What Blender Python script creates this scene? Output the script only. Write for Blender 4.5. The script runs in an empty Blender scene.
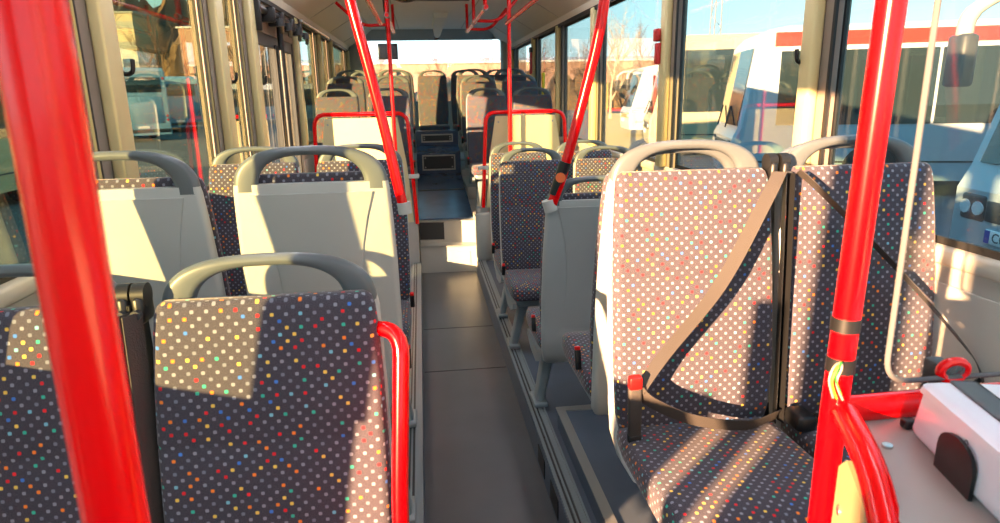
import bpy, math, random
from mathutils import Vector, Matrix
random.seed(7)
scene = bpy.context.scene
COL = scene.collection
PI = math.pi

# ------------------------------------------------------------------ camera
F = 650.0
pitch, yaw, roll = math.radians(14.5), math.radians(6.6), 0.019
CAMLOC = Vector((0, 0, 1.6))
fw = Vector((math.sin(yaw)*math.cos(pitch), math.cos(yaw)*math.cos(pitch), -math.sin(pitch)))
r0 = Vector((math.cos(yaw), -math.sin(yaw), 0))
u0 = r0.cross(fw)
rt = r0*math.cos(roll) - u0*math.sin(roll)
up = u0*math.cos(roll) + r0*math.sin(roll)
cd = bpy.data.cameras.new('camera')
cam = bpy.data.objects.new('camera', cd)
COL.objects.link(cam)
cd.sensor_width = 36.0
cd.lens = 36.0*F/1000.0
cd.clip_start = 0.02
cd.clip_end = 1000
cd.dof.use_dof = True
cd.dof.focus_distance = 2.4
cd.dof.aperture_fstop = 8.5
cam.matrix_world = Matrix(((rt.x, up.x, -fw.x, CAMLOC.x), (rt.y, up.y, -fw.y, CAMLOC.y),
                           (rt.z, up.z, -fw.z, CAMLOC.z), (0, 0, 0, 1)))
scene.camera = cam

# ------------------------------------------------------------------ world, sun, exposure
world = bpy.data.worlds.new('sky')
scene.world = world
world.use_nodes = True
nt = world.node_tree
nt.nodes.clear()
tc = nt.nodes.new('ShaderNodeTexCoord')
sx = nt.nodes.new('ShaderNodeSeparateXYZ')
rp = nt.nodes.new('ShaderNodeValToRGB')
bg = nt.nodes.new('ShaderNodeBackground')
wo = nt.nodes.new('ShaderNodeOutputWorld')
nt.links.new(tc.outputs['Generated'], sx.inputs[0])
nt.links.new(sx.outputs['Z'], rp.inputs[0])
nt.links.new(rp.outputs[0], bg.inputs[0])
nt.links.new(bg.outputs[0], wo.inputs[0])
e = rp.color_ramp.elements
e[0].position = 0.0
e[0].color = (0.78, 0.86, 0.88, 1)
e[1].position = 0.75
e[1].color = (0.16, 0.42, 0.72, 1)
m_ = e.new(0.10)
m_.color = (0.50, 0.77, 0.86, 1)
m_ = e.new(0.28)
m_.color = (0.27, 0.62, 0.80, 1)
bg.inputs[1].default_value = 1.5

SUN_AZ, SUN_EL = math.radians(46), math.radians(9.0)
sd = bpy.data.lights.new('sun', 'SUN')
sd.energy = 28.0
sd.color = (1.0, 0.56, 0.29)
sd.angle = math.radians(0.6)
sun = bpy.data.objects.new('sun', sd)
COL.objects.link(sun)
sdir = Vector((math.sin(SUN_AZ)*math.cos(SUN_EL), math.cos(SUN_AZ)*math.cos(SUN_EL), -math.sin(SUN_EL)))
sun.rotation_euler = sdir.to_track_quat('-Z', 'Y').to_euler()
sun.location = (-8, -14, 8)

FILL_LIGHT = 7.2                     # strength of the added fill light strips

vs = scene.view_settings
vs.view_transform = 'Standard'
vs.look = 'None'
vs.gamma = 1.0
vs.use_curve_mapping = False
vs.exposure = 0.9

# ------------------------------------------------------------------ materials
def lin(r, g, b):
    def f(c):
        c /= 255.0
        return c/12.92 if c <= 0.04045 else ((c+0.055)/1.055)**2.4
    return (f(r), f(g), f(b), 1)

M = {}
def mat(name, rgb, rough=0.5, metal=0.0, vary=0.0, scale=8.0, bump=0.0, bscale=60.0, spec=0.5, coat=0.0, emit=None):
    m = bpy.data.materials.new(name)
    m.use_nodes = True
    n = m.node_tree
    b = n.nodes['Principled BSDF']
    c = lin(*rgb)
    b.inputs['Base Color'].default_value = c
    b.inputs['Roughness'].default_value = rough
    b.inputs['Metallic'].default_value = metal
    b.inputs['Specular IOR Level'].default_value = spec
    b.inputs['Coat Weight'].default_value = coat
    b.inputs['Coat Roughness'].default_value = 0.08
    if vary or bump:
        t = n.nodes.new('ShaderNodeTexCoord')
    if vary:
        nz = n.nodes.new('ShaderNodeTexNoise')
        nz.inputs['Scale'].default_value = scale
        nz.inputs['Detail'].default_value = 5
        cr = n.nodes.new('ShaderNodeValToRGB')
        cr.color_ramp.elements[0].position = 0.3
        cr.color_ramp.elements[1].position = 0.7
        cr.color_ramp.elements[0].color = tuple(max(0, x*(1-vary)) for x in c[:3])+(1,)
        cr.color_ramp.elements[1].color = tuple(min(1, x*(1+vary)) for x in c[:3])+(1,)
        n.links.new(t.outputs['Object'], nz.inputs['Vector'])
        n.links.new(nz.outputs['Fac'], cr.inputs[0])
        n.links.new(cr.outputs[0], b.inputs['Base Color'])
    if bump:
        nb = n.nodes.new('ShaderNodeTexNoise')
        nb.inputs['Scale'].default_value = bscale
        nb.inputs['Detail'].default_value = 3
        bp = n.nodes.new('ShaderNodeBump')
        bp.inputs['Strength'].default_value = bump
        bp.inputs['Distance'].default_value = 0.01
        n.links.new(t.outputs['Object'], nb.inputs['Vector'])
        n.links.new(nb.outputs['Fac'], bp.inputs['Height'])
        n.links.new(bp.outputs[0], b.inputs['Normal'])
    if emit:
        b.inputs['Emission Color'].default_value = lin(*emit[:3])
        b.inputs['Emission Strength'].default_value = emit[3]
    M[name] = m
    return m

mat('red_paint', (238, 0, 6), 0.2, spec=0.4, coat=0.2)
mat('cap_grey', (190, 190, 186), 0.5)
mat('shell', (174, 177, 175), 0.38, vary=0.03, scale=5)
mat('handle', (88, 95, 99), 0.38, vary=0.05, scale=10)
mat('leg_metal', (142, 152, 156), 0.42, metal=0.25)
mat('black_plastic', (24, 25, 27), 0.4)
mat('belt', (62, 58, 56), 0.65, bump=0.2, bscale=300)
mat('buckle_red', (230, 20, 20), 0.4)
mat('aisle_vinyl', (88, 90, 93), 0.34, vary=0.12, scale=3, bump=0.06, bscale=200)
mat('floor_vinyl', (84, 94, 108), 0.5, vary=0.10, scale=4, bump=0.05, bscale=200)
mat('blue_floor', (66, 88, 118), 0.25, vary=0.15, scale=5)
mat('step_grey', (176, 176, 170), 0.4, vary=0.05, scale=6)
mat('alu', (176, 176, 172), 0.38, metal=0.6)
mat('wall_trim', (186, 178, 164), 0.5, vary=0.04, scale=4)
mat('wall_panel', (168, 164, 156), 0.55, vary=0.06, scale=5)
mat('pillar', (208, 192, 140), 0.5, vary=0.03)
mat('pillar_grey', (136, 124, 112), 0.55)
mat('rubber', (22, 22, 23), 0.55)
mat('ceiling', (232, 232, 228), 0.55, vary=0.02)
mat('cove', (204, 198, 180), 0.45)
mat('cream_panel', (204, 190, 146), 0.42, vary=0.02)
mat('dark_frame', (52, 54, 56), 0.5)
mat('rear_header', (150, 150, 146), 0.6)
mat('screen_black', (10, 10, 12), 0.2)
mat('gold_mirror', (190, 170, 90), 0.12, metal=0.9)
mat('shelf_grey', (150, 150, 146), 0.35, vary=0.04, scale=12)
mat('box_white', (214, 220, 232), 0.3)
mat('ink', (70, 74, 80), 0.5)
mat('wire_green', (36, 120, 44), 0.4)
mat('wire_yellow', (160, 140, 36), 0.4)
mat('wire_white', (150, 146, 132), 0.4)
mat('hammer_red', (190, 40, 44), 0.4)
mat('yellow_pole', (235, 205, 30), 0.4)
mat('asphalt', (82, 86, 92), 0.9, vary=0.18, scale=1.2)
mat('coach_white', (166, 176, 184), 0.3, vary=0.02, coat=0.3)
mat('coach_blue', (112, 152, 180), 0.3, coat=0.3)
mat('coach_cream', (172, 166, 134), 0.35)
mat('coach_red', (176, 48, 40), 0.35)
mat('coach_glass', (34, 46, 50), 0.06, spec=0.8)
mat('tyre', (26, 26, 27), 0.8)
mat('chrome', (200, 200, 200), 0.2, metal=0.9)
mat('lamp_glass', (210, 215, 220), 0.1, spec=0.8)
mat('lamp_red', (190, 30, 24), 0.25)
mat('plate_white', (232, 234, 236), 0.5)
mat('plate_blue', (30, 60, 160), 0.5)
mat('bark', (92, 72, 54), 0.9, vary=0.2, scale=3)
mat('bark_pale', (160, 150, 130), 0.9, vary=0.2, scale=3)
mat('hedge', (92, 76, 54), 0.95, vary=0.35, scale=1.5, bump=0.8, bscale=5)
mat('shed_brown', (138, 110, 94), 0.7, vary=0.05)
mat('shed_cream', (150, 144, 116), 0.7)
mat('shed_band', (120, 128, 122), 0.7)
mat('shed_white', (176, 180, 184), 0.6)
mat('steel', (130, 138, 146), 0.5, metal=0.4)

def glass_mat(name, tint, refl=1.0):
    m = bpy.data.materials.new(name)
    m.use_nodes = True
    n = m.node_tree
    n.nodes.clear()
    lw = n.nodes.new('ShaderNodeLayerWeight')
    lw.inputs['Blend'].default_value = 0.5
    pw = n.nodes.new('ShaderNodeMath'); pw.operation = 'POWER'; pw.inputs[1].default_value = 4.0
    mu = n.nodes.new('ShaderNodeMath'); mu.operation = 'MULTIPLY_ADD'
    mu.inputs[1].default_value = 0.9*refl; mu.inputs[2].default_value = 0.045*refl
    mu.use_clamp = True
    tr = n.nodes.new('ShaderNodeBsdfTransparent'); tr.inputs[0].default_value = tint
    gl = n.nodes.new('ShaderNodeBsdfGlossy'); gl.inputs['Roughness'].default_value = 0.0
    mx = n.nodes.new('ShaderNodeMixShader')
    out = n.nodes.new('ShaderNodeOutputMaterial')
    n.links.new(lw.outputs['Facing'], pw.inputs[0])
    n.links.new(pw.outputs[0], mu.inputs[0])
    n.links.new(mu.outputs[0], mx.inputs[0])
    n.links.new(tr.outputs[0], mx.inputs[1])
    n.links.new(gl.outputs[0], mx.inputs[2])
    n.links.new(mx.outputs[0], out.inputs[0])
    M[name] = m
glass_mat('glass_tint', (0.80, 0.86, 0.84, 1), 1.0)
glass_mat('glass_left', (0.64, 0.71, 0.58, 1), 1.0)
glass_mat('glass_clear', (0.97, 0.98, 0.97, 1), 0.6)
glass_mat('glass_plexi', (0.985, 0.99, 0.985, 1), 0.6)

def fabric_mat():
    m = bpy.data.materials.new('dotted_fabric')
    m.use_nodes = True
    n = m.node_tree
    L = n.links.new
    b = n.nodes['Principled BSDF']
    b.inputs['Roughness'].default_value = 0.9
    b.inputs['Specular IOR Level'].default_value = 0.2
    b.inputs['Sheen Weight'].default_value = 0.25
    b.inputs['Sheen Roughness'].default_value = 0.45
    b.inputs['Sheen Tint'].default_value = (0.9, 0.8, 0.75, 1)
    uv = n.nodes.new('ShaderNodeUVMap'); uv.uv_map = 'UVMap'
    P = 1/0.0268
    cols = []
    for off in (0.0, 0.5):
        sc = n.nodes.new('ShaderNodeVectorMath'); sc.operation = 'MULTIPLY_ADD'
        sc.inputs[1].default_value = (P, P, 0); sc.inputs[2].default_value = (off, off, 0)
        L(uv.outputs[0], sc.inputs[0])
        fr = n.nodes.new('ShaderNodeVectorMath'); fr.operation = 'FRACTION'
        L(sc.outputs[0], fr.inputs[0])
        sb = n.nodes.new('ShaderNodeVectorMath'); sb.operation = 'SUBTRACT'; sb.inputs[1].default_value = (0.5, 0.5, 0)
        L(fr.outputs[0], sb.inputs[0])
        ab = n.nodes.new('ShaderNodeVectorMath'); ab.operation = 'ABSOLUTE'
        L(sb.outputs[0], ab.inputs[0])
        sp = n.nodes.new('ShaderNodeSeparateXYZ'); L(ab.outputs[0], sp.inputs[0])
        mx = n.nodes.new('ShaderNodeMath'); mx.operation = 'MAXIMUM'
        L(sp.outputs[0], mx.inputs[0]); L(sp.outputs[1], mx.inputs[1])
        ln = n.nodes.new('ShaderNodeVectorMath'); ln.operation = 'LENGTH'; L(ab.outputs[0], ln.inputs[0])
        av = n.nodes.new('ShaderNodeMath'); av.operation = 'ADD'; L(mx.outputs[0], av.inputs[0]); L(ln.outputs['Value'], av.inputs[1])
        lt = n.nodes.new('ShaderNodeMapRange'); lt.inputs['From Min'].default_value = 0.215; lt.inputs['From Max'].default_value = 0.325
        lt.inputs['To Min'].default_value = 1.0; lt.inputs['To Max'].default_value = 0.0
        L(av.outputs[0], lt.inputs['Value'])
        fl = n.nodes.new('ShaderNodeVectorMath'); fl.operation = 'FLOOR'; L(sc.outputs[0], fl.inputs[0])
        ad = n.nodes.new('ShaderNodeVectorMath'); ad.operation = 'ADD'; ad.inputs[1].default_value = (off*37.7, off*11.3, 0)
        L(fl.outputs[0], ad.inputs[0])
        wn = n.nodes.new('ShaderNodeTexWhiteNoise'); wn.noise_dimensions = '2D'; L(ad.outputs[0], wn.inputs['Vector'])
        cr = n.nodes.new('ShaderNodeValToRGB'); cr.color_ramp.interpolation = 'CONSTANT'
        el = cr.color_ramp.elements
        el[0].position = 0; el[0].color = lin(136, 138, 150)
        el[1].position = 0.40; el[1].color = lin(116, 120, 134)
        for p, c in ((0.66, (214, 40, 48)), (0.74, (236, 130, 50)), (0.81, (236, 196, 90)), (0.875, (60, 176, 150)), (0.93, (70, 120, 200)), (0.97, (120, 180, 200))):
            q = el.new(p); q.color = lin(*c)
        L(wn.outputs['Value'], cr.inputs[0])
        cols.append((lt, cr))
    wv = n.nodes.new('ShaderNodeTexNoise'); wv.inputs['Scale'].default_value = 900; wv.inputs['Detail'].default_value = 1
    L(uv.outputs[0], wv.inputs['Vector'])
    wr = n.nodes.new('ShaderNodeValToRGB')
    wr.color_ramp.elements[0].position = 0.35; wr.color_ramp.elements[1].position = 0.68
    wr.color_ramp.elements[0].color = lin(36, 40, 52); wr.color_ramp.elements[1].color = lin(95, 88, 97)
    L(wv.outputs['Fac'], wr.inputs[0])
    prev = wr.outputs[0]
    for lt, cr in cols:
        mi = n.nodes.new('ShaderNodeMix'); mi.data_type = 'RGBA'
        L(lt.outputs[0], mi.inputs[0]); L(prev, mi.inputs[6]); L(cr.outputs[0], mi.inputs[7])
        prev = mi.outputs[2]
    L(prev, b.inputs['Base Color'])
    M['fabric'] = m
fabric_mat()

# ------------------------------------------------------------------ mesh helpers
class MB:
    def __init__(s):
        s.v = []; s.f = []
    def loft(s, rings, caps=True, closed=True):
        o = len(s.v); n = len(rings[0])
        for r in rings:
            s.v += [tuple(p) for p in r]
        for i in range(len(rings)-1):
            for j in range(n if closed else n-1):
                k = (j+1) % n
                s.f.append((o+i*n+j, o+i*n+k, o+(i+1)*n+k, o+(i+1)*n+j))
        if caps:
            s.f.append(tuple(o+j for j in reversed(range(n))))
            q = o+(len(rings)-1)*n
            s.f.append(tuple(q+j for j in range(n)))
        return s
    def box(s, x0, x1, y0, y1, z0, z1):
        return s.loft([[(x0, y0, z), (x1, y0, z), (x1, y1, z), (x0, y1, z)] for z in (z0, z1)])
    def rbox(s, x0, x1, y0, y1, z0, z1, r=0.01, n=3):
        cx, cy, hx, hy = (x0+x1)/2, (y0+y1)/2, (x1-x0)/2, (y1-y0)/2
        q = r*0.55
        rings = []
        for z, i in ((z0, q), (z0+q*0.45, q*0.3), (z0+q, 0), (z1-q, 0), (z1-q*0.45, q*0.3), (z1, q)):
            rings.append([(cx+a, cy+b, z) for a, b in rrect(hx-i, hy-i, max(r-i*0.5, 0.001), n)])
        return s.loft(rings)
    def tube(s, pts, r, n=12, caps=True, flat=None):
        pts = [Vector(p) for p in pts]
        rings = []; nrm = None
        for i, p in enumerate(pts):
            t = (pts[min(i+1, len(pts)-1)] - pts[max(i-1, 0)]).normalized()
            if nrm is None:
                a = Vector((0, 0, 1)) if abs(t.z) < 0.9 else Vector((1, 0, 0))
                nrm = (a - t*a.dot(t)).normalized()
            else:
                nrm = (nrm - t*nrm.dot(t)).normalized()
            bn = t.cross(nrm)
            rr = r[i] if isinstance(r, (list, tuple)) else r
            rings.append([p + nrm*rr*math.cos(2*PI*k/n) + bn*rr*math.sin(2*PI*k/n) for k in range(n)])
        return s.loft(rings, caps)
    def ribbon(s, pts, width_dir, w, t):
        """flat strap through pts; width_dir: one vector or one per point"""
        pts = [Vector(p) for p in pts]; rings = []
        for i, p in enumerate(pts):
            tg = (pts[min(i+1, len(pts)-1)] - pts[max(i-1, 0)]).normalized()
            wd = Vector(width_dir[i] if isinstance(width_dir, list) else width_dir)
            wd = (wd - tg*wd.dot(tg)).normalized()
            nn = tg.cross(wd)
            rings.append([p+wd*w/2+nn*t/2, p-wd*w/2+nn*t/2, p-wd*w/2-nn*t/2, p+wd*w/2-nn*t/2])
        return s.loft(rings)
    def prism(s, pts2, a0, a1, axis):
        """2-D outline extruded along an axis: 'x' pts=(y,z); 'y' pts=(x,z); 'z' pts=(x,y)"""
        mk = {'x': lambda p, a: (a, p[0], p[1]), 'y': lambda p, a: (p[0], a, p[1]), 'z': lambda p, a: (p[0], p[1], a)}[axis]
        return s.loft([[mk(p, a) for p in pts2] for a in (a0, a1)])
    def disc(s, c, axis, r, t, n=20):
        ax = Vector(axis).normalized()
        c = Vector(c)
        return s.tube([c-ax*t/2, c+ax*t/2], r, n)
    def mesh(s, name, m, uv=False, smooth=True, angle=40):
        me = bpy.data.meshes.new(name)
        me.from_pydata(s.v, [], s.f)
        import bmesh
        bm = bmesh.new(); bm.from_mesh(me)
        bmesh.ops.recalc_face_normals(bm, faces=bm.faces)
        if uv:
            lay = bm.loops.layers.uv.new('UVMap')
            for f in bm.faces:
                nx, ny, nz = abs(f.normal.x), abs(f.normal.y), abs(f.normal.z)
                for lp in f.loops:
                    c = lp.vert.co
                    if ny >= nx and ny >= nz: lp[lay].uv = (c.x, c.z)
                    elif nz >= nx: lp[lay].uv = (c.x, c.y)
                    else: lp[lay].uv = (c.y, c.z)
        bm.to_mesh(me); bm.free()
        if smooth:
            me.shade_smooth()
            me.set_sharp_from_angle(angle=math.radians(angle))
        me.materials.append(M[m] if isinstance(m, str) else m)
        return me
    def build(s, name, m, parent=None, **k):
        return obj(name, s.mesh(name, m, **k), parent)

def obj(name, me, parent=None):
    o = bpy.data.objects.new(name, me)
    COL.objects.link(o)
    if parent is not None:
        o.parent = parent
    return o

def rrect(hx, hy, r, n=3):
    out = []
    r = min(r, hx, hy)
    for cx, cy, a0 in ((hx-r, hy-r, 0), (-hx+r, hy-r, PI/2), (-hx+r, -hy+r, PI), (hx-r, -hy+r, 1.5*PI)):
        for k in range(n+1):
            a = a0 + PI/2*k/n
            out.append((cx+r*math.cos(a), cy+r*math.sin(a)))
    return out

def fillet(pts, rad, n=6):
    pts = [Vector(p) for p in pts]
    out = [pts[0]]
    for i in range(1, len(pts)-1):
        a, b, c = pts[i-1], pts[i], pts[i+1]
        d1, d2 = (a-b), (c-b)
        r = min(rad, d1.length*0.49, d2.length*0.49)
        p1, p2 = b+d1.normalized()*r, b+d2.normalized()*r
        for k in range(n+1):
            t = k/n
            out.append(p1*(1-t)**2 + b*2*t*(1-t) + p2*t*t)
    out.append(pts[-1])
    return out

def spline(pts, n=8):
    pts = [Vector(p) for p in pts]
    out = []
    for i in range(len(pts)-1):
        p0, p1, p2, p3 = pts[max(i-1, 0)], pts[i], pts[i+1], pts[min(i+2, len(pts)-1)]
        for k in range(n):
            t = k/n
            out.append(0.5*((2*p1)+(p2-p0)*t+(2*p0-5*p1+4*p2-p3)*t*t+(3*p1-p0-3*p2+p3)*t**3))
    out.append(pts[-1])
    return out

def empty(name, loc=(0, 0, 0), rz=0.0):
    o = bpy.data.objects.new(name, None)
    o.empty_display_size = 0.1
    COL.objects.link(o)
    o.location = loc
    o.rotation_euler = (0, 0, rz)
    return o

def tag(o, label, cat, group=None, kind=None):
    o['label'] = label
    o['category'] = cat
    if group: o['group'] = group
    if kind: o['kind'] = kind
    return o

def struct(o, label=None, cat=None):
    o['kind'] = 'structure'
    if label: o['label'] = label
    if cat: o['category'] = cat
    return o

# ------------------------------------------------------------------ bus shell
XL, XR = -1.06, 1.47
YF, YR = -2.4, 10.6
AZ = -0.15                     # aisle level
SILL, HEAD, CEIL = 1.15, 2.26, 2.54
A0, A1 = -0.06, 0.49           # aisle edges

# floor
fl = MB().box(A0, A1, YF, 6.40, AZ-0.05, AZ).build('floor', 'aisle_vinyl', smooth=False)
struct(fl, 'dark grey vinyl floor of the aisle', 'floor')
for y0, y1 in ((3.95, 3.956), (4.75, 4.756)):
    MB().box(A0+0.01, A1-0.005, y0, y1, AZ, AZ+0.0015).build('floor_seam', 'rubber', fl, smooth=False)
f2 = MB().box(XL, A0, YF, 6.2, -0.2, 0).build('side_floor', 'floor_vinyl', smooth=False)
struct(f2, 'blue grey vinyl floor under the left seats', 'floor')
f3 = MB().box(A1, XR, YF, 6.2, -0.2, 0).build('side_floor', 'floor_vinyl', smooth=False)
struct(f3, 'blue grey vinyl floor under the right seats', 'floor')
for i in range(2):
    MB().box(A1-0.004, A1-0.0005, 2.30+i*0.30, 2.46+i*0.30, -0.12, -0.03).build('vent_slot', 'rubber', f3, smooth=False)
# rails along the aisle
for x0, x1, nm, lb in ((A1+0.005, A1+0.075, 'trim_1', 'ribbed aluminium seat rail along the right aisle edge'),
                       (A0-0.075, A0-0.005, 'trim_2', 'ribbed aluminium seat rail along the left aisle edge')):
    r_ = MB()
    r_.box(x0, x1, 0.2, 6.18, 0.0, 0.012)
    for q in (0.0, 0.35, 0.62, 1.0):
        xx = x0+(x1-x0)*q
        r_.box(xx-0.004, xx+0.004, 0.2, 6.18, 0.012, 0.022)
    ro = struct(r_.build(nm, 'leg_metal', smooth=False), lb, 'trim')
    MB().box(x0+0.012, x1-0.030, 0.2, 6.18, 0.012, 0.0135).build('dark_groove', 'dark_frame', ro, smooth=False)
    b_ = MB().disc((0, 0, 0), (0, 0, 1), 0.007, 0.006, 8).mesh('bolt', 'dark_frame')
    for k in range(14):
        o = obj('bolt', b_, ro); o.location = ((x0+x1)/2-0.012, 1.3+k*0.36, 0.014)

# podiums on the right and left, wheel boxes
pd = MB().box(0.60, XR, -0.4, 2.85, 0.0, 0.10).build('podium', 'floor_vinyl', smooth=False)
struct(pd, 'low blue grey podium with metal edge under the right seats', 'podium')
MB().box(0.592, 0.632, -0.4, 2.858, 0.098, 0.106).box(0.632, XR, 2.815, 2.858, 0.098, 0.106).build('edge_trim', 'alu', pd, smooth=False)
wb = MB().rbox(0.80, XR, 0.75, 2.42, 0.10, 0.46, 0.03).build('wheel_box', 'floor_vinyl')
struct(wb, 'blue grey wheel box under the right front seats', 'podium')
wb = MB().rbox(XL, -0.24, 1.45, 2.42, 0.0, 0.40, 0.03).build('wheel_box', 'floor_vinyl')
struct(wb, 'blue grey wheel box under the left seats', 'podium')

# rear steps and floors
SX = A1
s1 = MB().prism([(A0, 6.40), (SX+0.06, 6.40), (SX+0.06, 6.75), (A0, 6.75)], -0.2, 0.12, 'z').build('step', 'step_grey', smooth=False)
struct(s1, 'lower grey step up to the rear of the aisle', 'step')
MB().box(A0, SX+0.06, 6.392, 6.43, 0.112, 0.126).build('edge_trim', 'alu', s1, smooth=False)
MB().box(A0+0.3, A0+0.5, 6.394, 6.40, -0.12, 0.06).build('step_plate', 'step_grey', s1, smooth=False)
s2 = MB().prism([(A0, 6.62), (SX+0.04, 6.54), (SX+0.04, 6.9), (A0, 6.9)], 0.12, 0.345, 'z').build('step', 'step_grey', smooth=False)
struct(s2, 'upper grey step below the blue rear floor', 'step')
MB().prism([(A0+0.0, 6.612), (A0+0.28, 6.583), (A0+0.28, 6.60), (A0, 6.628)], 0.15, 0.33, 'z').build('riser_panel', 'dark_frame', s2, smooth=False)
MB().prism([(A0, 6.61), (SX+0.04, 6.53), (SX+0.04, 6.57), (A0, 6.65)], 0.343, 0.352, 'z').build('edge_trim', 'alu', s2, smooth=False)
fr = MB().prism([(6.66, 0.30), (6.66, 0.358), (8.62, 0.60), (8.62, 0.30)], A0-0.01, SX+0.01, 'x').build('floor', 'blue_floor', smooth=False)
struct(fr, 'glossy blue sloping floor of the rear aisle', 'floor')
MB().prism([(7.75, 0.488), (7.75, 0.496), (7.80, 0.502), (7.80, 0.494)], A0+0.01, SX-0.01, 'x').build('floor_seam', 'dark_frame', fr, smooth=False)
bx = MB().prism([(8.60, 0.3), (8.60, 0.86), (9.05, 0.93), (9.05, 1.12), (9.45, 1.12), (9.45, 0.3)], A0-0.01, SX+0.01, 'x').build('engine_box', 'blue_floor', smooth=False)
struct(bx, 'stepped blue engine box at the end of the aisle', 'step')
for y, z0, z1 in ((8.598, 0.64, 0.84), (9.048, 0.97, 1.08)):
    fm = MB()
    a, b2 = 0.0, 0.43
    t = 0.018
    fm.box(a, b2, y-0.012, y, z1-t, z1); fm.box(a, b2, y-0.012, y, z0, z0+t)
    fm.box(a, a+t, y-0.012, y, z0+t, z1-t); fm.box(b2-t, b2, y-0.012, y, z0+t, z1-t)
    MB().box(a+t, b2-t, y-0.006, y, z0+t, z1-t).build('hatch', 'dark_frame', bx, smooth=False)
    fo = fm.build('hatch_frame', 'alu', bx, smooth=False)
    for xx in (a+0.04, b2-0.04):
        for zz in (z0+0.04, z1-0.04):
            MB().disc((xx, y-0.008, zz), (0, 1, 0), 0.010, 0.006, 8).build('hatch_bolt', 'alu', bx)

# rear side podiums: stepped blocks carrying the seat rows
for side, x0, x1, lb in ((-1, XL, A0-0.01, 'left'), (1, SX+0.01, XR, 'right')):
    prof = [(6.2, -0.2), (6.2, 0.40), (7.45, 0.42), (7.46, 0.56), (8.35, 0.58), (8.36, 0.66), (9.3, 0.68), (9.3, 0.70), (YR, 0.70), (YR, -0.2)]
    if side < 0:
        prof = [(6.2, -0.2), (6.2, 0.42), (7.1, 0.43), (7.11, 0.56), (7.95, 0.58), (7.96, 0.66), (9.3, 0.68), (9.3, 0.70), (YR, 0.70), (YR, -0.2)]
    o = MB().prism(prof, x0, x1, 'x').build('rear_podium', 'wall_panel', smooth=False)
    struct(o, 'raised grey %s podium carrying the rear seats' % lb, 'podium')
    if side > 0:
        MB().rbox(SX+0.0, SX+0.16, 6.16, 6.34, -0.0, 0.50, 0.07, 5).build('rounded_corner', 'wall_panel', o)
        MB().rbox(SX+0.005, SX+0.145, 6.18, 6.30, 0.50, 0.515, 0.06, 5).build('corner_cap', 'alu', o)
o = MB().box(A0-0.01, SX+0.01, 9.45, YR, 0.3, 0.70).build('rear_podium', 'wall_panel', smooth=False)
struct(o, 'grey base under the middle of the back bench row', 'podium')

# side walls
def wall_lower(nm, x, sgn, segs, lb):
    root = None
    m = MB()
    for y0, y1 in segs:
        m.box(min(x, x+sgn*0.06), max(x, x+sgn*0.06), y0, y1, -0.2, SILL-0.02)
    o = struct(m.build(nm, 'wall_panel', smooth=False), lb, 'wall')
    for y0, y1 in segs:
        # rounded sill rail and raised panel
        s_ = MB().rbox(min(x-sgn*0.012, x+sgn*0.06), max(x-sgn*0.012, x+sgn*0.06), y0+0.005, y1-0.005, SILL-0.05, SILL, 0.018)
        s_.build('sill', 'wall_trim', o)
        MB().rbox(min(x-sgn*0.008, x), max(x-sgn*0.008, x), y0+0.04, y1-0.04, 0.12, SILL-0.10, 0.006).build('wall_board', 'wall_panel', o)
    return o
DOOR0, DOOR1 = 4.66, 6.0
wl = wall_lower('wall_left', XL, -1, ((YF, -0.95), (0.37, DOOR0), (DOOR1, YR)), 'grey wall below the windows left of the seats')
MB().box(XL-0.06, XL, YF, -1.05, SILL-0.02, HEAD+0.02).build('sun_block_board', 'wall_panel', wl, smooth=False)  # unseen solid stretch added to keep the sun off the cab shelf
wr_ = wall_lower('wall_right', XR, 1, ((YF, YR),), 'grey wall below the windows right of the seats')

# headers above the windows + sloped coves
for x, sg, nm in ((XL, 1, 'left'), (XR, -1, 'right')):
    xo = x - sg*0.06
    h = MB().prism([(xo, HEAD), (x+sg*0.02, HEAD), (x+sg*0.05, HEAD+0.06), (x+sg*0.42, CEIL), (x+sg*0.42, CEIL+0.06), (xo, CEIL+0.06)], YF, YR, 'y').build('cove_'+nm, 'cove', smooth=False)
    struct(h, 'cream sloping cove above the windows on the %s' % nm, 'ceiling')
    MB().box(min(x+sg*0.015, x+sg*0.03), max(x+sg*0.015, x+sg*0.03), YF+0.1, YR-0.1, HEAD-0.02, HEAD+0.012).build('black_strip', 'rubber', h, smooth=False)
    ys = [-0.5+k*1.45 for k in range(8)]
    for yy in ys:   # joints of the cove panels
        p0 = Vector((x+sg*0.06, yy, HEAD+0.066)); p1 = Vector((x+sg*0.415, yy, CEIL-0.006))
        MB().tube([p0, p1], 0.004, 6).build('panel_joint', 'wall_panel', h)
ce = MB().box(XL+0.40, XR-0.40, YF, YR, CEIL, CEIL+0.06).build('ceiling', 'ceiling', smooth=False)
struct(ce, 'pale grey ceiling of the bus', 'ceiling')
for xx in (-0.25, 0.66):
    MB().box(xx-0.004, xx+0.004, YF+0.1, YR-0.5, CEIL-0.003, CEIL).build('panel_joint', 'wall_panel', ce, smooth=False)

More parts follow.
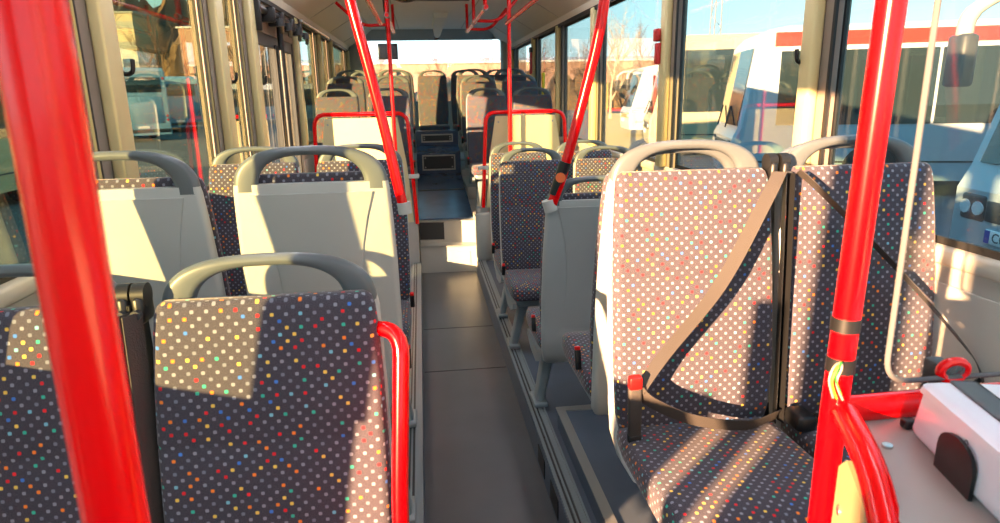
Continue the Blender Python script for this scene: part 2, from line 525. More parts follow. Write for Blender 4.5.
# pillars
def pillar(nm, x, sg, y0, y1, lb, z0=SILL):
    """sg: direction into the bus"""
    ym = (y0+y1)/2
    m = MB().box(min(x-sg*0.06, x), max(x-sg*0.06, x), y0, y1, z0-0.02, HEAD+0.01)
    o = struct(m.build(nm, 'pillar_grey', smooth=False), lb, 'pillar')
    h = (y1-y0)
    MB().rbox(min(x, x+sg*0.045), max(x, x+sg*0.045), y0+h*0.30, y1-h*0.25, z0, HEAD, 0.012).build('pillar_cover', 'pillar', o)
    for ya in (y0-0.014, y1):
        MB().box(min(x-sg*0.004, x+sg*0.006), max(x-sg*0.004, x+sg*0.006), ya, ya+0.014, z0, HEAD).build('rubber_seal', 'rubber', o, smooth=False)
    return o
PR = [(-0.75, -0.58), (0.80, 0.97), (2.28, 2.45), (3.76, 3.95), (5.40, 5.60), (6.85, 7.03), (8.35, 8.54), (10.25, 10.6)]
PL = [(-2.18, -2.08), (-1.05, -0.95), (0.37, 0.52), (1.05, 1.21), (1.40, 1.52), (2.31, 2.56), (3.62, 3.92), (4.34, 4.66), (6.0, 6.2), (7.4, 7.58), (8.4, 8.58), (10.25, 10.6)]
k = 0
for y0, y1 in PR:
    k += 1; pillar('trim_%d' % (10+k), XR, -1, y0, y1, 'cream and grey window pillar of the right wall')
for y0, y1 in PL:
    k += 1; pillar('trim_%d' % (10+k), XL, 1, y0, y1, 'cream and grey window pillar of the left wall')

# side windows
wi = 0
def window(x, sg, y0, y1, where):
    global wi
    wi += 1
    xo = x - sg*0.03
    o = MB().box(xo-0.003, xo+0.003, y0-0.004, y1+0.004, SILL-0.03, HEAD+0.02).build('window_%d' % wi, 'glass_tint' if sg < 0 else 'glass_left', smooth=False)
    struct(o, 'tinted side window pane of the %s wall' % where, 'window')
    fm = MB()
    a, b = xo-0.006, xo+0.006
    fm.box(a, b, y0, y1, SILL-0.01, SILL+0.022)
    fm.box(a, b, y0, y1, HEAD-0.03, HEAD+0.0)
    fm.box(a, b, y0, y0+0.012, SILL+0.022, HEAD-0.03)
    fm.box(a, b, y1-0.012, y1, SILL+0.022, HEAD-0.03)
    fm.build('rubber_frame', 'rubber', o, smooth=False)
for i in range(len(PR)-1):
    window(XR, -1, PR[i][1]+0.014, PR[i+1][0]-0.014, 'right')
window(XR, -1, YF+0.05, PR[0][0]-0.014, 'right')
for i in range(len(PL)-1):
    if abs(PL[i][1]-DOOR0) < 0.01 or i in (0, 1): continue
    window(XL, 1, PL[i][1]+0.014, PL[i+1][0]-0.014, 'left')

# rear wall with its window
RW0, RW1, RZ0, RZ1 = -0.80, 1.30, 1.50, 2.42
rw = MB()
rw.box(XL-0.06, XR+0.06, YR, YR+0.06, -0.2, RZ0)
rw.box(XL-0.06, RW0, YR, YR+0.06, RZ0, CEIL+0.06)
rw.box(RW1, XR+0.06, YR, YR+0.06, RZ0, CEIL+0.06)
rw.box(RW0, RW1, YR, YR+0.06, RZ1, CEIL+0.06)
ro = struct(rw.build('wall_back', 'rear_header', smooth=False), 'grey rear wall of the bus around its window', 'wall')
MB().prism([(YR, RZ1-0.01), (YR-0.05, RZ1), (YR-0.34, CEIL-0.02), (YR-0.40, CEIL+0.01), (YR, CEIL+0.01)], XL+0.3, XR-0.3, 'x').build('rear_header', 'rear_header', ro, smooth=False)
for x0, x1 in ((XL, RW0), (RW1, XR)):
    MB().rbox(x0, x1, YR-0.12, YR, 0.7, CEIL-0.02, 0.05).build('corner_cover', 'rear_header', ro)
pane = MB().box(RW0-0.01, RW1+0.01, YR+0.02, YR+0.026, RZ0-0.01, RZ1+0.01).build('window_99', 'glass_clear', smooth=False)
struct(pane, 'wide rear window behind the back row', 'window')
hw = MB()
for q in range(9):
    z = RZ0+0.1+q*0.09
    hw.box(RW0+0.03, RW1-0.03, YR+0.0185, YR+0.0195, z-0.0008, z+0.0008)
hw.build('heating_wire', 'wall_panel', pane, smooth=False)

# front of the bus (behind the camera): windscreen, posts, header
fm = MB()
fm.box(XL-0.06, XR+0.06, YF-0.06, YF, -0.2, 1.12)
fm.box(XL-0.06, XL+0.06, YF-0.06, YF, 1.12, CEIL+0.06)
fm.box(XR-0.06, XR+0.06, YF-0.06, YF, 1.12, CEIL+0.06)
fm.box(XL+0.06, XR-0.06, YF-0.06, YF, 2.30, CEIL+0.06)
struct(fm.build('wall_front', 'wall_panel', smooth=False), 'front wall of the bus around the windscreen', 'wall')
pane = MB().box(XL+0.05, XR-0.05, YF-0.033, YF-0.027, 1.11, 2.31).build('window_98', 'glass_clear', smooth=False)
struct(pane, 'windscreen of the bus', 'window')

# middle door on the left: two dark framed leaves with glass, and its gear
dr = empty('door_1', (XL, (DOOR0+DOOR1)/2, 0))
struct(dr, 'folding middle door of two dark framed glass leaves', 'door')
for i in range(2):
    y0 = -0.66+i*0.66; y1 = y0+0.655
    leaf = MB()
    t = 0.055
    leaf.box(-0.04, 0.0, y0, y0+t, -0.12, 2.04); leaf.box(-0.04, 0.0, y1-t, y1, -0.12, 2.04)
    leaf.box(-0.04, 0.0, y0+t, y1-t, -0.12, 0.05); leaf.box(-0.04, 0.0, y0+t, y1-t, 1.96, 2.04)
    lo = leaf.build('door_leaf', 'dark_frame', dr, smooth=False)
    MB().box(-0.023, -0.017, y0+t-0.01, y1-t+0.01, 0.04, 1.97).build('pane', 'glass_tint', lo, smooth=False)
    MB().rbox(0.0, 0.018, y1-t-0.004 if i == 0 else y0, y1 if i == 0 else y0+t+0.004, 0.0, 1.98, 0.008).build('edge_rubber', 'rubber', lo)
hd = MB().box(-0.06, 0.01, -0.67, 0.67, 2.04, HEAD+0.02).build('door_header', 'pillar_grey', dr, smooth=False)

d2 = empty('door_2', (XL, 0, 0))
struct(d2, 'closed front door with boards below its clear glass', 'door')
for y0, y1, zk, zt in ((-0.95, -0.72, 1.17, 2.2), (-0.72, -0.46, 2.2, 2.2), (-0.18, 0.10, 1.17, 2.2)):
    MB().box(-0.04, 0, y0, y1, -0.12, zk).build('door_board', 'dark_frame', d2, smooth=False)
MB().box(-0.04, 0, -0.95, 0.37, 2.14, HEAD+0.02).build('door_header', 'dark_frame', d2, smooth=False)
MB().box(-0.04, 0, -0.46, -0.18, -0.12, 0.30).box(-0.04, 0, 0.10, 0.37, -0.12, 0.30).build('door_foot', 'dark_frame', d2, smooth=False)
MB().tube([(0.05, -0.26, -0.1), (0.05, -0.26, 1.45)], 0.035, 14).build('door_handrail', 'red_paint', d2)
MB().box(-0.023, -0.017, -0.94, 0.36, 0.28, 2.15).build('pane', 'glass_clear', d2, smooth=False)

dm = empty('door_mechanism', (XL+0.06, 4.62, 2.12))
tag(dm, 'black swing arm linkage above the folding middle door', 'door gear')
MB().rbox(-0.05, 0.02, -0.06, -0.03, -0.10, 0.13, 0.008).build('bracket', 'black_plastic', dm)
MB().tube([(0.0, -0.05, 0.04), (0.03, 0.55, 0.03), (0.02, 1.3, 0.03)], 0.024, 10).build('rotary_shaft', 'black_plastic', dm)
for yy in (0.15, 0.45, 0.85, 1.2):
    MB().rbox(-0.04, 0.07, yy-0.03, yy+0.03, -0.03, 0.065, 0.01).build('clamp', 'black_plastic', dm)
    MB().tube(fillet([(0.02, yy, 0.0), (0.10, yy+0.02, -0.04), (0.06, yy+0.24, -0.07)], 0.04), 0.016, 8).build('swing_arm', 'black_plastic', dm)
    MB().disc((0.09, yy+0.02, -0.03), (0, 0, 1), 0.026, 0.05, 10).build('joint', 'dark_frame', dm)
MB().tube([(-0.01, 0.66, 0.0), (-0.01, 0.66, -2.0)], 0.022, 10).build('door_post', 'black_plastic', dm)
MB().tube([(0.05, 1.3, 0.10), (0.05, 3.0, 0.10)], 0.014, 8).build('air_pipe', 'chrome', dm)

# ------------------------------------------------------------------ seats
def ypad(z):      # front face of the backrest
    return 0.0 if z < 0.55 else 0.09*((z-0.55)/0.62)**1.15
BACK = [(0.43, 0.190, 0.036), (0.445, 0.206, 0.05), (0.50, 0.216, 0.055), (0.62, 0.222, 0.058), (0.76, 0.222, 0.056),
        (0.876, 0.221, 0.055), (0.882, 0.2195, 0.0515), (0.888, 0.221, 0.055),
        (1.00, 0.218, 0.053), (1.10, 0.213, 0.050), (1.145, 0.209, 0.047), (1.162, 0.203, 0.041), (1.170, 0.193, 0.028)]
def backrest_mesh():
    m = MB()
    rings = []
    for z, hw_, th in BACK:
        yc = ypad(z)+0.029
        rings.append([(a, yc+b, z) for a, b in rrect(hw_, th/2, 0.022, 4)])
    return m.loft(rings).mesh('backrest', 'fabric', uv=True, angle=60)
def cushion_mesh():
    m = MB(); rings = []
    for y, hw_, z0, z1 in ((-0.455, 0.180, 0.408, 0.440), (-0.450, 0.200, 0.392, 0.456), (-0.430, 0.212, 0.385, 0.470), (-0.36, 0.219, 0.385, 0.480),
                           (-0.20, 0.221, 0.388, 0.474), (-0.05, 0.220, 0.390, 0.470), (0.02, 0.214, 0.395, 0.466), (0.03, 0.20, 0.40, 0.455)):
        zc = (z0+z1)/2
        rings.append([(a, y, zc+b) for a, b in rrect(hw_, (z1-z0)/2, 0.028, 4)])
    return m.loft(rings).mesh('cushion', 'fabric', uv=True, angle=60)
def shell_mesh():
    m = MB(); rings = []
    for z, hw_, dy, th in ((0.315, 0.150, -0.115, 0.03), (0.325, 0.185, -0.09, 0.055), (0.36, 0.205, -0.035, 0.075), (0.42, 0.217, 0.005, 0.065),
                           (0.50, 0.222, 0.018, 0.045), (0.70, 0.224, 0.018, 0.042), (0.90, 0.223, 0.018, 0.040), (1.05, 0.218, 0.018, 0.038), (1.13, 0.214, 0.018, 0.036), (1.148, 0.211, 0.018, 0.03)):
        yc = ypad(z)+0.058+dy
        rings.append([(a, yc+b, z) for a, b in rrect(hw_, th/2, 0.017, 4)])
    return m.loft(rings).mesh('shell', 'shell', angle=50)
def back_panel_mesh():   # raised middle field of the shell's back, concave sides
    m = MB(); rings = []
    for k in range(9):
        t = k/8
        z = 0.50+t*0.62
        hw_ = 0.115+0.05*abs(2*t-0.9)**2*0.9
        y = ypad(z)+0.058+0.018+0.0195
        rings.append([(a, y+b, z) for a, b in rrect(hw_, 0.005, 0.004, 2)])
    return m.loft(rings).mesh('back_panel', 'shell', angle=50)
def handle_mesh():
    m = MB(); rings = []
    y = ypad(1.15)+0.074
    n = 2.7
    def se(a, b, t):
        c, s = math.cos(t), math.sin(t)
        return a*math.copysign(abs(c)**(2/n), c), b*abs(s)**(2/n)
    K = 32
    for k in range(K+1):
        t = PI*k/K
        xo, zo = se(0.211, 0.122, t)
        xi, zi = se(0.146, 0.097, t)
        po, pi_ = Vector((xo, 0, 1.128+zo)), Vector((xi, 0, 1.128+zi))
        d = (po-pi_); l = d.length; d.normalize(); c = (po+pi_)/2
        rings.append([(c.x+d.x*a, y+b, c.z+d.z*a) for a, b in rrect(l/2, 0.017, 0.0155, 3)])
    return m.loft(rings).mesh('grab_handle', 'handle', angle=60)
def pan_mesh():
    return MB().rbox(-0.19, 0.19, -0.40, -0.02, 0.335, 0.392, 0.03).mesh('seat_pan', 'leg_metal')
SM = dict(backrest=backrest_mesh(), cushion=cushion_mesh(), shell=shell_mesh(), back_panel=back_panel_mesh(), grab_handle=handle_mesh(), seat_pan=pan_mesh())
_legs = {}
def leg_meshes(side, drop):
    key = (side, round(drop, 3))
    if key not in _legs:
        m = MB(); rings = []
        for t, w, d in ((0, 0.030, 0.075), (0.3, 0.026, 0.055), (0.92, 0.022, 0.045), (1.0, 0.024, 0.05)):
            z = 0.34+( -drop+0.03-0.34)*t
            xc = side*(0.12+0.065*t); yc = -0.24+0.03*t
            rings.append([(xc+a, yc+b, z) for a, b in rrect(w, d, 0.014, 3)])
        leg = m.loft(rings).mesh('leg', 'leg_metal')
        xf = side*0.185
        foot = MB().rbox(xf-0.035, xf+0.035, -0.29, -0.13, -drop+0.022, -drop+0.045, 0.008).mesh('foot', 'leg_metal')
        arm = MB().prism([(-0.40, 0.36), (-0.10, 0.345), (0.02, 0.40), (0.03, 0.35), (-0.14, 0.28), (-0.30, 0.29), (-0.41, 0.335)], side*0.20-0.012, side*0.20+0.012, 'x').mesh('bracket', 'leg_metal')
        _legs[key] = (leg, foot, arm)
    return _legs[key]
BUCK = (MB().rbox(-0.011, 0.011, -0.009, 0.009, 0.0, 0.07, 0.005).mesh('buckle', 'black_plastic'),
        MB().rbox(-0.0095, 0.0095, -0.011, 0.008, 0.068, 0.082, 0.004).mesh('release_button', 'buckle_red'))
SEATGROUP = 'dotted fabric bus seats'
def seat(x, y, base, facing, aisle, label, leg=True, buckle=True):
    """facing -1: towards the camera, +1: towards the rear. aisle: world side (+1/-1) on which the aisle lies."""
    o = empty('passenger_chair', (x, y, base), 0 if facing < 0 else PI)
    tag(o, label, 'bus seat', SEATGROUP)
    for n in ('backrest', 'cushion', 'shell', 'grab_handle', 'seat_pan'):
        obj(n, SM[n], o)
    if facing > 0:
        obj('back_panel', SM['back_panel'], o)
    side = aisle if facing < 0 else -aisle
    if aisle and leg:
        a, b, c = leg_meshes(side, base)
        obj('leg', a, o); obj('foot', b, o); obj('bracket', c, o)
    if buckle:
        bo = obj('buckle', BUCK[0], o)
        bo.location = ((1 if x < 0.2 else -1)*(-facing)*0.228, -0.09, 0.46)
        bo.rotation_euler = (0.25, 0, 0)
        obj('release_button', BUCK[1], bo)
    return o
LA, LW, RA, RWx = -0.31, -0.82, 0.715, 1.215

L1w = seat(LW, 1.19, 0.04, -1, 0, 'dotted fabric seat at left edge of photo behind the blurred red pole', buckle=False)
L1a = seat(-0.328, 1.19, 0.04, -1, 1, 'dotted fabric seat front left with the bent red side rail at its aisle edge', buckle=False)
seat(LW, 2.03, 0.22, 1, 0, 'cream shell back of the seat by the left window, behind the blurred pole', buckle=False)
L2a = seat(LA, 2.03, 0.22, 1, 1, 'large cream shell back of the aisle seat just behind the front left seat', buckle=True)
seat(LW, 3.20, 0.12, -1, 0, 'dotted seat by left window facing the cream shell backs, before the folding door')
seat(LA, 3.20, 0.12, -1, 1, 'dotted aisle seat behind the cream shell backs at foot of left slanting pole')
R1a = seat(0.735, 1.60, 0.216, -1, -1, 'sunlit dotted seat with diagonal belt and red buckle, right of the aisle', leg=False, buckle=False)
R1w = seat(1.232, 1.60, 0.216, -1, 0, 'dotted seat with crossing belt by right window, behind the taped red post', buckle=False)
seat(0.735, 1.97, 0.20, 1, -1, 'rear facing aisle seat back to back with the sunlit belted seat', leg=False)
seat(RWx, 1.97, 0.20, 1, 0, 'rear facing window seat back to back with the belted window seat')
seat(0.735, 2.89, 0.0, 1, -1, 'grey shell backed aisle seat with the slanting red pole on its corner')
seat(RWx, 2.89, 0.0, 1, 0, 'grey shell backed window seat beside the one with the red pole')
seat(RA, 4.12, 0.0, -1, -1, 'dotted aisle seat with dark cushion facing the camera, first beyond right slanting pole')
seat(RWx, 4.12, 0.0, -1, 0, 'dotted window seat facing the camera, first beyond right slanting pole')
seat(RA, 4.72, 0.0, -1, -1, 'dotted aisle seat just before the right cream partition')
seat(RWx, 4.72, 0.0, -1, 0, 'dotted window seat just before the right cream partition')
for (xa, xw, ys, bs, al, sd_) in ((RA, RWx, (7.05, 7.95, 8.75), (0.41, 0.57, 0.67), -1, 'right'), (LA, LW, (6.75, 7.6, 8.5), (0.425, 0.57, 0.67), 1, 'left')):
    for i, (y, b) in enumerate(zip(ys, bs)):
        row = ('first', 'second', 'third')[i]
        seat(xa, y, b, -1, al, 'aisle seat in the %s raised row behind the %s partition' % (row, sd_), leg=True)
        seat(xw, y, b, -1, 0, 'window seat in the %s raised row behind the %s partition' % (row, sd_), leg=False)
for i, x in enumerate((-0.78, -0.29, 0.20, 0.69, 1.19)):
    seat(x, 9.88, 0.70, -1, 0, ('leftmost', 'second from left', 'middle', 'second from right', 'rightmost')[i]+' of the five seats in the back row under the rear window', leg=False, buckle=False)

for o in (L1a, R1a, R1w):
    o.scale = (1.04, 1, 1)

# ---- bent red side rail of the front left seat (part of the seat)
def to_local(o, pts):
    Mi = (Matrix.Translation(o.location) @ Matrix.Rotation(o.rotation_euler[2], 4, 'Z') @ Matrix.Diagonal((*o.scale, 1))).inverted()
    return [Mi @ Vector(p) for p in pts]
pts = fillet([(-0.16, 1.33, 1.12), (-0.058, 1.27, 1.14), (-0.078, 1.18, 0.80), (-0.085, 1.10, 0.42), (-0.14, 1.10, 0.30)], 0.07)
MB().tube(to_local(L1a, pts), 0.0165, 12).build('side_rail', 'red_paint', L1a)

# ---- belts
def reel(o, lx, lz=1.165):
    """black belt guide at the top corner of a backrest (local x)"""
    g = MB().rbox(lx-0.011, lx+0.011, ypad(1.15)+0.01, ypad(1.15)+0.07, lz-0.035, lz+0.02, 0.010)
    q = g.build('belt_guide', 'black_plastic', o)
    MB().disc((lx, ypad(1.15)+0.04, lz+0.020), (1, 0, 0), 0.024, 0.024, 16).build('guide_roller', 'black_plastic', q)
    MB().disc((lx, ypad(1.15)+0.003, lz-0.012), (0, 1, 0), 0.010, 0.014, 12).build('guide_bolt', 'dark_frame', q)
for o, lx in ((L1a, -0.232), (L1w, 0.222), (R1a, 0.222), (R1w, -0.222)):
    reel(o, lx)
# front left: belts hanging straight down
for o, lx in ((L1a, -0.233), (L1w, 0.232)):
    MB().ribbon([(lx, 0.075, 1.16), (lx, 0.065, 1.0), (lx*0.99, 0.045, 0.75), (lx*1.0, 0.02, 0.45)], (0.40, 0.92, 0), 0.046, 0.002).build('seat_belt', 'belt', o)
    MB().ribbon([(lx*1.03, 0.12, 1.17), (lx*1.03, 0.12, 0.9), (lx*1.02, 0.10, 0.4)], (0.3, 0.95, 0), 0.046, 0.002).build('belt_return', 'black_plastic', o)
# right aisle seat: diagonal and lap belt, buckle
P = spline([(0.212, 0.055, 1.165), (0.17, 0.030, 1.10), (0.03, -0.030, 0.88), (-0.12, -0.055, 0.70), (-0.188, -0.075, 0.615)])
MB().ribbon(P, [(0.6, -0.25, 0.55)]*len(P), 0.042, 0.002).build('shoulder_belt', 'belt', R1a)
P = spline([(-0.190, -0.078, 0.622), (-0.155, -0.090, 0.585), (-0.05, -0.105, 0.535), (0.10, -0.085, 0.495), (0.205, -0.03, 0.482), (0.238, 0.0, 0.47)])
MB().ribbon(P, [(0.0, -0.45, 0.9)]*len(P), 0.042, 0.002).build('lap_belt', 'belt', R1a)
bo = MB().rbox(-0.017, 0.017, -0.010, 0.010, -0.15, 0.0, 0.006).build('buckle', 'belt', R1a)
bo.location = (-0.202, -0.085, 0.63)
bo.rotation_euler = (0.12, -0.06, 0)
MB().rbox(-0.0165, 0.0165, -0.013, 0.009, 0.0, 0.036, 0.005).build('release_button', 'buckle_red', bo)
MB().rbox(-0.018, 0.018, -0.012, 0.012, -0.21, -0.145, 0.006).build('buckle_sleeve', 'black_plastic', bo)
MB().ribbon([(0.230, 0.06, 1.16), (0.230, 0.035, 0.9), (0.230, 0.01, 0.6), (0.230, 0.0, 0.45)], (0.2, 1, 0), 0.028, 0.002).build('belt_return', 'black_plastic', R1a)
# right window seat: crossing belt
P = spline([(-0.215, 0.055, 1.165), (-0.17, 0.030, 1.12), (-0.01, -0.025, 0.95), (0.12, -0.070, 0.80), (0.20, -0.14, 0.675), (0.222, -0.17, 0.60)])
MB().ribbon(P, [(-0.55, -0.2, 0.6)]*len(P), 0.042, 0.002).build('shoulder_belt', 'belt', R1w)
P = spline([(0.215, -0.16, 0.62), (0.15, -0.14, 0.56), (0.0, -0.12, 0.52), (-0.15, -0.08, 0.495), (-0.225, -0.02, 0.482)])
MB().ribbon(P, [(0.0, -0.45, 0.9)]*len(P), 0.042, 0.002).build('lap_belt', 'belt', R1w)
MB().rbox(0.19, 0.235, -0.19, -0.15, 0.47, 0.60, 0.01).build('buckle', 'black_plastic', R1w)
MB().rbox(-0.235, -0.18, -0.10, -0.02, 0.465, 0.51, 0.012).build('belt_anchor', 'black_plastic', R1w)
MB().ribbon([(-0.230, 0.06, 1.16), (-0.230, 0.035, 0.9), (-0.230, 0.01, 0.6), (-0.230, 0.0, 0.45)], (-0.2, 1, 0), 0.028, 0.002).build('belt_return', 'black_plastic', R1w)

# ------------------------------------------------------------------ partitions
def partition(x0, x1, y, z0, zt, inner, lb):
    o = empty('partition', ((x0+x1)/2, y, z0))
    tag(o, lb, 'partition')
    cx = (x0+x1)/2
    w = (x1-x0)/2
    h = zt-z0
    pts = fillet([(-w, 0, 0.0), (-w+0.045, 0, h), (w-0.045, 0, h), (w, 0, 0.0)], 0.10)
    MB().tube(pts, 0.018, 12).build('red_rail', 'red_paint', o)
    MB().prism([(-w+0.03, 0.02), (w-0.03, 0.02), (w-0.07, h*0.55), (w-0.135, h-0.035), (-w+0.135, h-0.035), (-w+0.07, h*0.55)], -0.012, 0.012, 'y').build('cream_board', 'cream_panel', o, smooth=False)
    for sx_ in (-1, 1):
        for zz in (0.10, h-0.09):
            MB().disc((sx_*(w-0.16), -0.014, zz), (0, 1, 0), 0.009, 0.006, 10).build('screw', 'leg_metal', o)
        MB().rbox(sx_*(w-0.01)-0.05, sx_*(w-0.01)+0.05, -0.02, 0.02, h*0.42, h*0.46, 0.008).build('clip', 'cap_grey', o)
    return o
partition(-1.0, -0.075, 6.2, 0.40, 1.44, 1, 'cream partition board in a red tube frame left of the aisle')
partition(0.565, 1.40, 6.2, 0.515, 1.43, -1, 'cream partition board in a red tube frame right of the aisle')

# ------------------------------------------------------------------ red poles
def pole(name, pts, r, lb, cat='pole', rad=0.12, caps=()):
    p = fillet(pts, rad, 10) if len(pts) > 2 else [Vector(q) for q in pts]
    base = min(p, key=lambda v: v.z)
    o = empty(name, base)
    tag(o, lb, cat)
    MB().tube([v-base for v in p], r, 16).build('tube', 'red_paint', o)
    for kind, c, ax, rr, t in caps:
        c = Vector(c)-base
        MB().disc(c, ax, rr, t, 16).build(kind, 'cap_grey', o)
    return o
pole('grab_pole', [(-0.181, 0.33, 0.0), (-0.1748, 0.33, 1.378), (-0.170, 0.33, 1.644), (-0.16, 0.33, CEIL)], 0.0158, 'blurred red grab pole close to the camera at far left')
pole('grab_pole', [(-0.09, 2.80, 1.13), (-0.175, 2.82, 1.60), (-0.265, 2.86, 2.0), (-0.33, 2.9, 2.37), (-0.34, 2.9, CEIL)], 0.022, 'red pole slanting from the left aisle seat up to the ceiling', rad=0.25,
     caps=[('socket', (-0.086, 2.80, 1.13), (0.1, 0, -1), 0.029, 0.05)])
pole('grab_pole', [(0.538, 2.72, 1.12), (0.585, 2.71, 1.25), (0.665, 2.70, 1.55), (0.735, 2.69, 1.83), (0.765, 2.69, 2.1), (0.775, 2.69, 2.45)], 0.022, 'red pole slanting from the grey shell seat with black tape and orange button', rad=0.25,
     caps=[('socket', (0.534, 2.72, 1.13), (-0.3, 0, 1), 0.029, 0.05)])
pR = [o for o in bpy.data.objects if o.name.startswith('grab_pole')][-1]
bq = Vector(pR.location)
c0, c1 = Vector((0.556, 2.72, 1.175))-bq, Vector((0.600, 2.708, 1.315))-bq
MB().tube([c0, c1], 0.026, 14).build('black_tape', 'black_plastic', pR)
cm = (c0*0.45+c1*0.55)
MB().disc(cm+Vector((-0.006, -0.026, 0)), (-0.2, -1, 0.1), 0.021, 0.012, 16).build('stop_button', mat('orange', (240, 110, 40), 0.4), pR)
pole('grab_pole', [(-0.235, 6.0, 0.0), (-0.238, 6.0, CEIL)], 0.0175, 'upright red pole before the left cream partition')
pole('grab_pole', [(0.815, 6.05, 0.0), (0.822, 6.05, CEIL)], 0.0175, 'upright red pole before the right cream partition')

# ceiling rails
def rail(lb, x, y0, y1, z, hang, cross=None):
    o = empty('ceiling_rail', (x, y0, z))
    tag(o, lb, 'handrail', 'red ceiling handrails')
    MB().tube([(0, 0, 0), (0, y1-y0, 0)], 0.0175, 12).build('tube', 'red_paint', o)
    for hy in hang:
        MB().tube([(0, hy-y0, 0.0), (0, hy-y0, CEIL-z)], 0.016, 10).build('hanger', 'red_paint', o)
        MB().disc((0, hy-y0, 0.0), (0, 1, 0), 0.024, 0.04, 10).build('clamp', 'cap_grey', o)
    for hy, dx in (cross or ()):
        MB().tube(fillet([(0, hy-y0, 0.0), (dx*0.55, hy-y0, -0.01), (dx, hy-y0, CEIL-z-0.08)], 0.10), 0.015, 10).build('cross_tube', 'red_paint', o)
rail('red ceiling rail left of the aisle in the low floor part', -0.30, 0.6, 6.0, 2.20, (1.2, 4.2))
rail('red ceiling rail right of the aisle in the low floor part', 0.80, 0.6, 6.05, 2.20, (1.2, 4.2))
rail('red ceiling rail left of the aisle in the raised rear part', -0.24, 5.9, 7.5, 2.26, (5.95, 7.48), ((6.7, -0.5),))
rail('red ceiling rail right of the aisle in the raised rear part', 0.555, 5.4, 7.5, 2.26, (5.5, 6.6, 7.48), ((6.4, 0.4), (7.2, 0.4)))

# added fill light: glowing strips out of view above both seat rows
mat('fill_glow', (240, 244, 248), 0.5, emit=(244, 246, 255, FILL_LIGHT))
for x, lb in ((-0.60, 'long added fill light strip above the left seats'), (1.01, 'long added fill light strip above the right seats')):
    o = empty('fill_light_strip', (x, 2.6, CEIL-0.05)); tag(o, lb, 'lamp', 'added fill lights')
    MB().box(-0.075, 0.075, -4.4, 3.4, 0.012, 0.05).build('housing', 'cap_grey', o, smooth=False)
    for k in range(6):
        MB().rbox(-0.06, 0.06, -4.36+k*1.28, -4.36+k*1.28+1.22, 0.0, 0.014, 0.005).build('glow_strip', 'fill_glow', o)

# ceiling things
mo = empty('monitor', (-0.292, 7.0, 1.955))
tag(mo, 'small black screen hanging from the ceiling left of the aisle', 'monitor')
MB().rbox(-0.098, 0.098, -0.02, 0.02, 0, 0.152, 0.01).build('housing', 'black_plastic', mo)
MB().box(-0.088, 0.088, -0.0215, -0.0195, 0.012, 0.14).build('screen', 'screen_black', mo, smooth=False)
MB().tube([(0, 0, 0.15), (-0.02, 0, CEIL-1.955)], 0.008, 8).build('stem', 'dark_frame', mo)
cmx = empty('convex_mirror', (-0.065, 5.0, 2.31))
tag(cmx, 'round convex mirror with dark rim under the ceiling', 'mirror')
MB().loft([[(0.115*math.cos(a)*q, yy, 0.115*math.sin(a)*q*0.62) for a in [2*PI*k/28 for k in range(28)]] for yy, q in ((-0.012, 0.86), (-0.016, 0.94), (0.0, 1.0), (0.03, 0.9))]).build('rim', 'black_plastic', cmx)
MB().loft([[(0.112*math.cos(a)*q, yy, 0.112*math.sin(a)*q*0.62) for a in [2*PI*k/28 for k in range(28)]] for yy, q in ((-0.035, 0.05), (-0.033, 0.35), (-0.026, 0.65), (-0.012, 0.86))]).build('mirror_glass', 'gold_mirror', cmx)
MB().tube([(0, 0.02, 0.05), (0, 0.03, CEIL-2.31)], 0.012, 8).build('stem', 'dark_frame', cmx)
dp = empty('passenger_display', (0.19, 5.4, 2.305))
tag(dp, 'black passenger display box hanging under the ceiling', 'display')
MB().rbox(-0.24, 0.24, -0.05, 0.05, 0, 0.16, 0.015).build('housing', 'black_plastic', dp)
MB().box(-0.20, 0.20, -0.052, -0.049, 0.025, 0.135).build('screen', 'screen_black', dp, smooth=False)
for xx in (-0.15, 0.15):
    MB().tube([(xx, 0, 0.155), (xx, 0, CEIL-2.305)], 0.01, 8).build('stem', 'dark_frame', dp)
sp = empty('ceiling_pod', (0.30, 9.2, 2.36))
tag(sp, 'tapered grey pod on the ceiling before the rear window', 'ceiling pod')
MB().loft([[(a*q, y, 0.18-(0.18-z)+b) for a, b in ((-0.10, 0.1), (-0.07, 0), (0.07, 0), (0.10, 0.1))] for y, q, z in ((-1.0, 1.0, 0.12), (0.0, 0.85, 0.10), (0.7, 0.62, 0.06), (0.98, 0.3, 0.05))]).build('cover', 'ceiling', sp, angle=30)
MB().disc((0, 1.0, 0.06), (0, 1, 0), 0.035, 0.06, 12).build('lens', 'dark_frame', sp)
vn = MB().disc((-0.40, 9.4, CEIL-0.006), (0, 0, 1), 0.03, 0.014, 14).build('ceiling_sensor', 'black_plastic')
tag(vn, 'small round black sensor on the rear ceiling', 'sensor')

# emergency hammer, coat hooks
hm = empty('emergency_hammer', (XR-0.05, 3.90, 1.75))
tag(hm, 'red emergency hammer in its holder on the right window pillar', 'hammer')
MB().rbox(-0.02, 0.008, -0.03, 0.02, 0.0, 0.12, 0.01).build('handle', 'hammer_red', hm)
MB().rbox(-0.03, 0.0, -0.035, 0.025, 0.13, 0.20, 0.01).build('head', 'hammer_red', hm)
MB().rbox(-0.008, 0.012, 0.0, 0.045, 0.13, 0.19, 0.006).build('holder', 'dark_frame', hm)
hm = empty('emergency_hammer', (XR-0.05, 8.44, 1.95))
tag(hm, 'small dark red hammer on the far right window pillar', 'hammer')
MB().rbox(-0.02, 0.008, -0.04, 0.03, -0.12, 0.14, 0.01).build('handle', 'hammer_red', hm)
MB().rbox(-0.025, 0.010, -0.05, 0.04, 0.14, 0.20, 0.01).build('head', 'black_plastic', hm)
